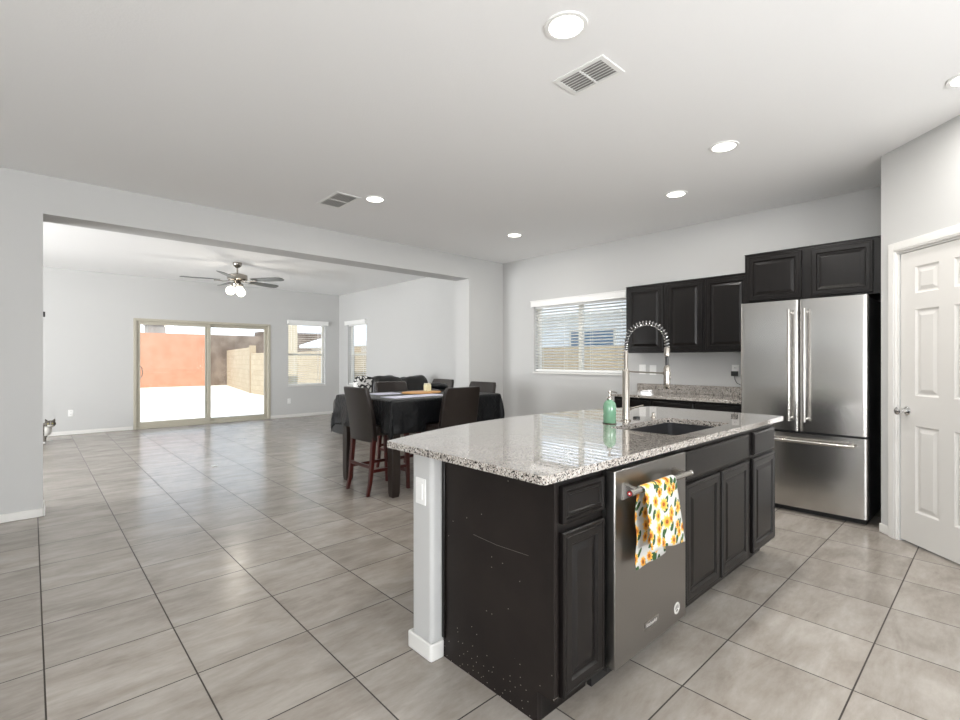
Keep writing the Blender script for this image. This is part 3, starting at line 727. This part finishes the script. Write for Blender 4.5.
for k, (x, y, rz, lb) in enumerate(((2.72, 4.10, .05, 'pale placemat on the table nearest the left chair'), (3.05, 4.12, 0, 'pale placemat on the near side of the table beside the orange board'), (2.85, 4.62, .03, 'pale placemat on the far side of the black tablecloth'))):
    b = MB(); b.prism(rrect(-.17, .17, -.13, .13, .02), 0, .003); o = b.build('placemat', M_mat); o.location = (x, y, TT); o.rotation_euler = (0, 0, rz); tag(o, lb, 'placemat', 'placemats on the table')
b = MB(); b.loft([[(3.20+.24*s*math.cos(2*PI*k/36), 4.42+.17*s*math.sin(2*PI*k/36), TT+z) for k in range(36)] for s, z in ((.92, 0), (1, .006), (1, .014), (.97, .018))]); tag(b.build('serving_board', mat('orange_wood_board', (.62, .33, .12), .45), smooth=True), 'oval orange wooden board lying on the black tablecloth', 'board')
cj = thing('candle_jar', (3.28, 4.42, TT+.0185), 'small cream candle in a square glass jar on the orange board', 'candle')
b = MB(); b.box(3.248, 3.312, 4.388, 4.452, TT+.0185, TT+.095); b.build('jar', mat('cream_candle', (.78, .76, .52), .25), cj, bevel=.006)
b = MB(); b.box(3.252, 3.308, 4.392, 4.448, TT+.0955, TT+.108); b.build('lid', mat('cream_lid', (.70, .66, .50), .4), cj, bevel=.003)

def make_chair():
    r = thing('dining_chair', (0, 0, 0), 'x', 'chair', 'leather counter stools around the table')
    # back: curved padded slab leaning out, x is the facing direction
    b = MB(); rings = []
    for i in range(15):
        q = i/14; z = .50+(1.022-.50)*q; x = .012-.085*q**1.6; w = .215+.012*math.sin(q*PI)
        if i == 14: w -= .012
        cur = .018
        ring = []
        for k in range(13): y = -w+2*w*k/12; ring.append((x-cur*(1-(y/w)**2)*.9, y, z))
        for k in range(13): y = w-2*w*k/12; ring.append((x+.055-.012*q-cur*(1-(y/w)**2)*.9, y, z))
        rings.append(ring)
    b.loft(rings); b.build('backrest', M_leather, r, bevel=.010, seg=3)
    b = MB(); b.box(.045, .44, -.215, .215, .56, .655); b.build('seat', M_leather, r, bevel=.022, seg=3)
    for sy in (-1, 1):
        y = sy*.195
        for x0, x1 in ((.035, -.03), (.405, .425)):
            b = MB(); rg = []
            for z in [0, .12, .24, .36, .48, .56]:
                q = z/.56; x = x1+(x0-x1)*(q**.6 if x1 < 0 else q); s = .015+.007*q
                rg.append([(x+a*s, y+c*s, z) for a, c in ((-1, -1), (1, -1), (1, 1), (-1, 1))])
            b.loft(rg); b.build('leg', M_cherry, r, bevel=.003)
    for sy in (-1, 1): b = MB(); b.box(.0, .41, sy*.195-.009, sy*.195+.009, .215, .245); b.build('side_stretcher', M_cherry, r)
    b = MB(); b.box(.409, .427, -.19, .19, .165, .20); b.build('footrest', M_cherry, r); b = MB(); b.box(-.004, .014, -.19, .19, .255, .285); b.build('back_stretcher', M_cherry, r)
    return r
c0 = make_chair(); first = True
for x, y, rz, lb in ((2.345, 4.25, 0, 'dark leather counter chair with red legs at the left end of the table'),
                     (3.06, 3.60, 90, 'dark leather chair on the near side, its back toward the island'),
                     (3.235, 5.06, -90, 'dark leather chair on the far side of the table in front of the sofa'),
                     (4.10, 5.225, 180, 'dark leather chair beyond the far right table corner, mostly hidden'),
                     (3.93, 4.25, 180, 'dark leather chair at the right end of the table near the wall corner')):
    c = c0 if first else copy_tree(c0); first = False
    c.location = (x, y, 0); c.rotation_euler = (0, 0, math.radians(rz)); c['label'] = lb

# sofa and pillow
sf = thing('sofa', (4.5, 7.4, 0), 'black rumpled leather sofa behind the dining table', 'sofa')
def puffy(name, c, r, parent, m, p=.45, rough=.02, seed=0, n=28, rot=None):
    b = MB(); b.ell(c, r, n, 16, rot, p)
    for v in b.bm.verts: v.co += Vector((0, 0, 1))*rough*noise.noise(v.co*5+Vector((seed, 0, 0)))+Vector((0, 1, 0))*rough*.6*noise.noise(v.co*7+Vector((0, seed, 0)))
    return b.build(name, m, parent, smooth=True, angle=180)
b = MB(); b.box(3.80, 5.32, 7.04, 7.90, .04, .38); b.build('base', M_leatherS, sf, bevel=.03, seg=3)
puffy('backrest', (4.42, 7.13, .68), (.30, .13, .335), sf, M_leatherS, .4, .05, 1)
puffy('backrest', (4.98, 7.13, .66), (.28, .13, .34), sf, M_leatherS, .4, .05, 5)
puffy('seat_cushion', (4.42, 7.56, .43), (.28, .32, .11), sf, M_leatherS, .4, .02, 2); puffy('seat_cushion', (4.98, 7.56, .43), (.28, .32, .11), sf, M_leatherS, .4, .02, 3)
puffy('armrest', (3.95, 7.45, .42), (.16, .45, .24), sf, M_leatherS, .4, .02, 4); puffy('armrest', (5.30, 7.45, .42), (.12, .45, .24), sf, M_leatherS, .4, .02, 6)
m = mat('black_white_scroll_print', (.8, .8, .8), .8); t = NT(m)
w = t.n('ShaderNodeTexNoise', {'Vector': t.co(), 'Scale': 9.0, 'Detail': .3, 'Distortion': 2.5}).outputs[0]
t.link(t.ramp(w, [(.0, (.02, .02, .02)), (.505, (.80, .79, .77))], 'CONSTANT'), 'Base Color')
pl = puffy('throw_pillow', (4.02, 7.16, .835), (.19, .07, .19), None, m, .62, .01, 9, rot=Matrix.Rotation(.12, 3, 'Y')); tag(pl, 'black and white patterned throw pillow on the sofa arm', 'pillow')
hp = puffy('cloth_heap', (3.63, 4.70, TT+.052), (.13, .10, .045), None, M_cloth, .7, .03, 12); tag(hp, 'dark rumpled cloth heap at the far right of the table', 'cloth')

# ---------------------------------------------------------------- ceiling things
def downlight(x, y, z, label, first=[None]):
    if first[0] is None:
        r = thing('recessed_light', (0, 0, 0), 'x', 'ceiling light', 'recessed downlights in the kitchen ceiling')
        b = MB(); b.loft([[(rr*math.cos(2*PI*k/32), rr*math.sin(2*PI*k/32), zz) for k in range(32)] for rr, zz in ((.098, 0), (.096, -.006), (.078, -.007), (.074, -.001))], cap=False); b.build('trim_ring', M_plate, r, smooth=True)
        b = MB(); b.lathe([(.075, -.004), (.06, -.0055), (.0, -.006)][:2]+[(.001, -.006)], (0, 0, 0), 32); b.build('lens', M_lamp, r, smooth=True)
        first[0] = r
    else: r = copy_tree(first[0])
    r.location = (x, y, z); r['label'] = label
    light('downlight_lamp', 'AREA', (x, y, z-.012), (0, 0, -1), LAMP, (1, .97, .93), .13, shape='DISK')
LAMP = 13
for x, y, lb in ((1.785, 1.354, 'recessed ceiling light nearest the camera beside the large air vent'), (3.616, 1.355, 'recessed ceiling light above the end of the island'), (4.326, 2.039, 'recessed ceiling light above the front of the refrigerator run'),
                 (2.378, 4.029, 'recessed ceiling light beside the far square vent'), (4.304, 4.037, 'recessed ceiling light nearest the header wall corner'), (3.70, .125, 'recessed ceiling light cut by the right edge of the photo')):
    downlight(x, y, H, lb)
def vent(x0, x1, y0, y1, z, label, n):
    r = thing('ceiling_vent', ((x0+x1)/2, (y0+y1)/2, z), label, 'air vent')
    b = MB(); t = .028
    b.box(x0, x0+t, y0, y1, z-.006, z); b.box(x1-t, x1, y0, y1, z-.006, z); b.box(x0+t, x1-t, y0, y0+t, z-.006, z); b.box(x0+t, x1-t, y1-t, y1, z-.006, z); b.box(x0+t, x1-t, (y0+y1)/2-.006, (y0+y1)/2+.006, z-.008, z-.001)
    b.build('frame', M_plate, r, bevel=.002)
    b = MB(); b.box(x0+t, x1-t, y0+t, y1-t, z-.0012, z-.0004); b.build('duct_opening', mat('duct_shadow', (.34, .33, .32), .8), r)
    b = MB()
    for i in range(n):
        x = x0+t+(x1-x0-2*t)*(i+.5)/n; w = (x1-x0-2*t)/n*.38
        b.loft([[(x+w, y, z-.002), (x+w, y, z-.0035), (x-w, y, z-.011), (x-w, y, z-.0095)] for y in (y0+t, y1-t)])
    b.build('louvers', M_plate, r)
vent(2.082, 2.295, 1.355, 1.670, H, 'white rectangular ceiling vent next to the nearest recessed light', 7)
vent(2.02, 2.27, 4.08, 4.52, H, 'white ceiling vent above the dining area near the header', 9)
# fan
FX, FY = 2.42, 8.33
fan = thing('ceiling_fan', (FX, FY, HL), 'brushed nickel ceiling fan with five blades and lit glass shades', 'ceiling fan')
b = MB(); b.lathe([(.065, HL), (.068, HL-.02), (.055, HL-.06), (.02, HL-.085)], (FX, FY, 0)); b.build('canopy', M_nickel, fan, smooth=True)
b = MB(); b.lathe([(.013, HL-.08), (.013, HL-.18)], (FX, FY, 0), 12); b.build('downrod', M_nickel, fan, smooth=True)
b = MB(); b.lathe([(.03, HL-.165), (.10, HL-.185), (.145, HL-.20), (.15, HL-.27), (.12, HL-.29), (.05, HL-.305), (.06, HL-.33), (.09, HL-.345), (.085, HL-.375), (.03, HL-.39)], (FX, FY, 0)); b.build('motor', M_nickel, fan, smooth=True)
M_blade = mat('dark_grey_blade', (.10, .105, .10), .3)
fwd = math.radians(47.235); rgt = fwd-PI/2
for k in range(5):
    a = rgt+math.radians(208+72*k); d = Vector((math.cos(a), math.sin(a), 0)); s = Vector((-d.y, d.x, 0)); zc = HL-.285; O = Vector((FX, FY, zc))
    b = MB()
    prof = [(.24, .045), (.30, .058), (.50, .068), (.70, .070), (.76, .058), (.785, .03)]
    rings = []
    for rr, w in prof:
        rings.append([O+d*rr+s*w+Vector((0, 0, -.016*w/.07)), O+d*rr-s*w-Vector((0, 0, -.016*w/.07)), O+d*rr-s*w+Vector((0, 0, .007+.016*w/.07)), O+d*rr+s*w+Vector((0, 0, .007-.016*w/.07))])
    b.loft(rings); bl = b.build('blade', M_blade, fan)
    b = MB(); b.loft([[O+d*rr+s*w+Vector((0, 0, z)), O+d*rr-s*w+Vector((0, 0, z)), O+d*rr-s*w+Vector((0, 0, z-.008)), O+d*rr+s*w+Vector((0, 0, z-.008))] for rr, w, z in ((.11, .02, -.006), (.20, .016, -.02), (.27, .03, -.012), (.33, .03, -.012))]); b.build('blade_arm', M_nickel, bl)
for k in range(3):
    a = rgt+math.radians(-90+60+120*k) if k != 1 else rgt+math.radians(90)
    a = rgt+math.radians((-48, 90, 240)[k]); d = Vector((math.cos(a), math.sin(a), 0)); O = Vector((FX, FY, HL-.36))
    ax = (d*.5+Vector((0, 0, -.86))).normalized(); p0 = O+d*.06
    b = MB(); b.tube([p0, p0+ax*.05], .016, 10); ar = b.build('lamp_holder', M_nickel, fan, smooth=True)
    b = MB(); b.tube([p0+ax*t_ for t_ in (.045, .06, .09, .13, .16, .175)], [.028, .045, .062, .066, .052, .03], 18); b.build('glass_shade', M_shade, ar, smooth=True)
light('fan_lamp', 'POINT', (FX, FY, HL-.75), (0, 0, -1), 10, (1, .93, .82)).data.shadow_soft_size = .1

# ---------------------------------------------------------------- cat
CX, CY = .178, 10.02
b = MB()
b.ell((CX-.09, CY+.10, .12), (.085, .13, .12), 20, 12); b.ell((CX-.045, CY+.02, .18), (.066, .075, .115), 20, 12); b.ell((CX+.005, CY-.015, .205), (.056, .06, .085), 20, 12)
b.ell((CX-.015, CY-.02, .27), (.042, .045, .06), 16, 10)
b.ell((CX+.035, CY-.055, .300), (.070, .058, .055), 20, 12); b.ell((CX+.037, CY-.108, .282), (.030, .024, .022), 14, 8)
for sx, ty in ((-1, .0), (1, .0)):
    b.tube([(CX+.035+sx*.038, CY-.05, .332), (CX+.035+sx*.058, CY-.05, .384)], [.026, .003], 10)
for sx in (-.105, -.035):
    b.tube([(CX+sx+.01, CY-.01, .20), (CX+sx+.008, CY-.035, .10), (CX+sx+.006, CY-.045, .02)], [.030, .022, .017], 12); b.ell((CX+sx+.006, CY-.062, .014), (.021, .034, .0135), 12, 8)
for sx in (-.17, -.06): b.ell((CX+sx, CY+.06, .05), (.04, .08, .05), 12, 8)
b.tube([(CX-.09, CY+.20, .03), (CX-.16, CY+.24, .025), (CX-.23, CY+.18, .022), (CX-.26, CY+.08, .02)], [.024, .021, .019, .012], 10)
m = mat('grey_and_white_fur', (.4, .4, .4), .9, spec=.15); t = NT(m); sp_ = t.n('ShaderNodeSeparateXYZ', {0: t.co()}); z = sp_.outputs[2]; y = sp_.outputs[1]; x = sp_.outputs[0]
nz = t.n('ShaderNodeTexNoise', {'Vector': t.co(), 'Scale': 40.0, 'Detail': 3.0}).outputs[0]
fur = t.ramp(nz, [(.35, (.045, .04, .035)), (.65, (.17, .155, .135))])
muz = t.math('MULTIPLY', t.math('LESS_THAN', t.math('ABSOLUTE', t.math('SUBTRACT', x, CX+.037)), .035), t.math('MULTIPLY', t.math('LESS_THAN', z, .292), t.math('LESS_THAN', y, CY-.055)))
chest = t.math('MULTIPLY', t.math('MULTIPLY', t.math('LESS_THAN', y, CY-.012), t.math('LESS_THAN', z, .27)), t.math('MULTIPLY', t.math('GREATER_THAN', x, CX-.03), t.math('GREATER_THAN', z, .12)))
blaze = t.math('MULTIPLY', t.math('LESS_THAN', t.math('ABSOLUTE', t.math('SUBTRACT', x, CX+.037)), .0015), t.math('LESS_THAN', y, CY-.085))
paw = t.math('LESS_THAN', z, .035)
t.link(t.mix(t.math('MAXIMUM', t.math('MAXIMUM', muz, chest), t.math('MAXIMUM', paw, blaze)), fur, (.55, .54, .51, 1)), 'Base Color')
ct = thing('cat', (CX, CY, 0), 'grey and white cat peeking around the edge of the left wall opening', 'cat')
cb = b.build('body', m, None, world=False)
md = cb.modifiers.new('r', 'REMESH'); md.mode = 'VOXEL'; md.voxel_size = .005; md = cb.modifiers.new('s', 'SMOOTH'); md.iterations = 5; md.factor = .6
bake(cb)
cb.data.transform(Matrix.Translation((-CX, -CY, 0))); cb.parent = ct
# object coordinates are local: shift the thresholds
for nd in m.node_tree.nodes:
    if nd.type == 'TEX_COORD': last = nd
for l in list(m.node_tree.links):
    if l.from_node.type == 'TEX_COORD':
        a_ = m.node_tree.nodes.new('ShaderNodeVectorMath'); a_.operation = 'ADD'; a_.inputs[1].default_value = (CX, CY, 0)
        to = l.to_socket; frm = l.from_socket; m.node_tree.links.remove(l); m.node_tree.links.new(frm, a_.inputs[0]); m.node_tree.links.new(a_.outputs[0], to)
M_eye = mat('cat_eye', (.35, .32, .10), .1); M_pup = mat('cat_pupil', (.01, .01, .01), .1)
for sx in (-1, 1):
    b = MB(); b.ell((CX+.036+sx*.026, CY-.106, .309), (.010, .006, .010), 12, 8); ey = b.build('eye', M_eye, cb, smooth=True)
    b = MB(); b.ell((CX+.036+sx*.026, CY-.1115, .309), (.003, .0015, .006), 8, 6); b.build('pupil', M_pup, cb, smooth=True)
b = MB(); b.ell((CX+.037, CY-.131, .288), (.005, .004, .004), 8, 6); b.build('nose', mat('pink_nose', (.45, .2, .18), .5), cb, smooth=True)
# scrap on the floor
b = MB(); b.prism([(0, 0), (.05, .01), (.06, .035), (.03, .05), (-.01, .03)], 0, .006); o = b.build('paper_scrap', M_plate); o.location = (1.60, 6.46, .0005); tag(o, 'tiny white scrap of paper on the tile floor', 'scrap')

# ---------------------------------------------------------------- outdoors
def bumpy(name, c1, c2, scale, rough=.9, bump=.3, dist=.02):
    m = mat(name, c1, rough, spec=.2); t = NT(m); n = t.n('ShaderNodeTexNoise', {'Vector': t.co(), 'Scale': scale, 'Detail': 5.0}).outputs[0]
    t.link(t.ramp(n, [(.35, c1), (.65, c2)]), 'Base Color'); t.bump(n, bump, dist); return m
M_gravel = bumpy('pale_gravel', (.60, .55, .47), (.80, .77, .70), 6)
M_orange = bumpy('orange_stucco', (.50, .245, .155), (.54, .285, .19), 2.2)
M_shaded_wall = bumpy('shaded_brown_stucco', (.15, .115, .09), (.26, .21, .17), 1.6)  # dark brown grey tone paints in the shade on this wall
def blockmat(name, c1, c2, mort):
    m = mat(name, c1, .9); t = NT(m); sp = t.n('ShaderNodeSeparateXYZ', {0: t.co()})
    v = t.n('ShaderNodeCombineXYZ', {0: sp.outputs[1], 1: sp.outputs[2]}).outputs[0]
    br = t.n('ShaderNodeTexBrick', {'Vector': v, 'Color1': (*c1, 1), 'Color2': (*c2, 1), 'Mortar': (*mort, 1), 'Scale': 1.0, 'Mortar Size': .008, 'Brick Width': .40, 'Row Height': .20})
    t.link(br.outputs[0], 'Base Color'); return m
M_block = blockmat('tan_concrete_block', (.44, .36, .25), (.49, .41, .29), (.36, .29, .20))
b = MB(); b.box(-30, 45, VB+.2, 60, -.25, -.05); b.box(UR+.2, 45, -15, VB+.2, -.25, -.05); b.box(-30, -4.2, -15, VB+.2, -.25, -.05); struct(b.build('ground', M_gravel))
b = MB(); b.box(-4, 6.85, 28.3, 28.6, -.2, 2.62); tag(b.build('garden_wall', M_orange), 'orange stucco wall across the back yard behind the patio door', 'wall')
b = MB(); b.box(6.86, 18, 28.3, 28.6, -.2, 2.62); b.box(9.5, 18, 28.6, 29.5, -.2, 2.9); tag(b.build('neighbour_wall', M_shaded_wall), 'stucco wall with shade painted in as brown grey, right of the orange wall beyond the block fence', 'wall')
def fence(p, q, zt, label):
    p, q = Vector(p), Vector(q); d = (q-p); L = d.length
    r = thing('block_fence', (*p, -.1), label, 'fence', None, math.atan2(d.y, d.x)-PI/2)
    b = MB(); b.box(0, .15, .225, L-.04, -.1, zt+.1); b.build('block_panel', M_block, r, world=False)
    b = MB(); b.box(-.03, .20, 0, .22, -.1, zt+.18); b.build('end_pillar', mat('tan_stucco_post', (.40, .32, .22), .9), r, world=False)
fence((6.48, 20.6), (7.66, 28.2), 1.80, 'tall tan block fence section at the far end of the side yard')
fence((6.45, 12.0), (6.48, 20.6), 1.56, 'lower tan block fence section along the side yard toward the house')
fence((6.55, -6.0), (6.45, 12.0), 1.50, 'long tan block fence outside the kitchen window')
b = MB(); b.box(4.68, 4.93, 12.1, 12.35, -.05, 2.9); b.box(4.64, 4.97, 12.06, 12.39, 2.9, 3.1); tag(b.build('patio_post', mat('cream_stucco', (.66, .58, .44), .9), bevel=.01), 'cream stucco patio post outside the far wall window', 'post')
M_roof = bumpy('pale_tile_roof', (.62, .66, .70), (.78, .80, .83), 3)
def house(x0, x1, y0, y1, h, col, roofh, label, win=()):
    r = thing('neighbour_house', ((x0+x1)/2, (y0+y1)/2, -.05), label, 'house')
    b = MB(); b.box(x0, x1, y0, y1, -.05, h); b.build('walls', bumpy('stucco_'+label[:6], col, tuple(c*1.08 for c in col), 3), r)
    b = MB(); e = .45; ym = (y0+y1)/2; b.loft([[(x0-e, y0-e, h), (x0-e, y1+e, h), (x1+e, y1+e, h), (x1+e, y0-e, h)], [(x0-e, y0-e, h+.15), (x0-e, y1+e, h+.15), (x1+e, y1+e, h+.15), (x1+e, y0-e, h+.15)], [(x0+2, y0+2, h+roofh), (x0+2, y1-2, h+roofh), (x1-2, y1-2, h+roofh), (x1-2, y0+2, h+roofh)]]); b.build('roof', M_roof, r)
    for ya, yb, za, zb in win:
        b = MB(); b.box(x0-.03, x0+.01, ya-.06, yb+.06, za-.06, zb+.06); wf = b.build('window_frame', M_vinylw, r)
        b = MB(); b.box(x0-.04, x0-.031, ya, yb, za, zb); b.build('window_pane', mat('blue_grey_pane', (.10, .17, .26), .15), wf)
    return r
house(9.6, 18, 1.5, 11.5, 2.35, (.74, .78, .82), 1.3, 'pale blue grey neighbour house behind the fence outside the kitchen window', [(5.95, 7.1, 1.62, 1.95)])
house(10.5, 19, 15.0, 24.0, 1.9, (.60, .55, .49), 1.2, 'beige neighbour house seen through the living room side window')
house(12, 24, 31, 40, 3.0, (.50, .42, .36), 1.6, 'neighbour house with pale roof beyond the block fence at the back')
b = MB(); b.box(4.85, 5.72, 33, 34, -.05, 3.3); b.box(4.78, 5.8, 32.95, 34.1, 3.3, 3.4); tag(b.build('distant_building', bumpy('grey_block', (.30, .27, .24), (.38, .35, .32), 2)), 'grey block building top showing above the orange wall', 'building')
b = MB(); b.prism([(-1.5, 11.07), (2.35, 11.07), (2.6, 11.35), (1.9, 12.05), (1.2, 12.2), (-1.5, 12.2)], -.2, -.03); struct(b.build('shaded_patio_slab', bumpy('shaded_pink_concrete', (.42, .30, .27), (.50, .37, .33), 4)))  # pinkish slab, shaded band painted into its tone and outline
# hill
b = MB(); rings = []
for i in range(25):
    x = -40+i*9; h = 3.0+4.0*abs(noise.noise(Vector((i*.31, 1.3, 0))))+(3 if i > 9 else 0)
    rings.append([(x, 150, -1), (x, 165, h), (x, 190, h*.9), (x, 200, -1)])
b.loft(rings); struct(b.build('hills', bumpy('hill_scrub', (.30, .33, .27), (.40, .40, .33), .2)))
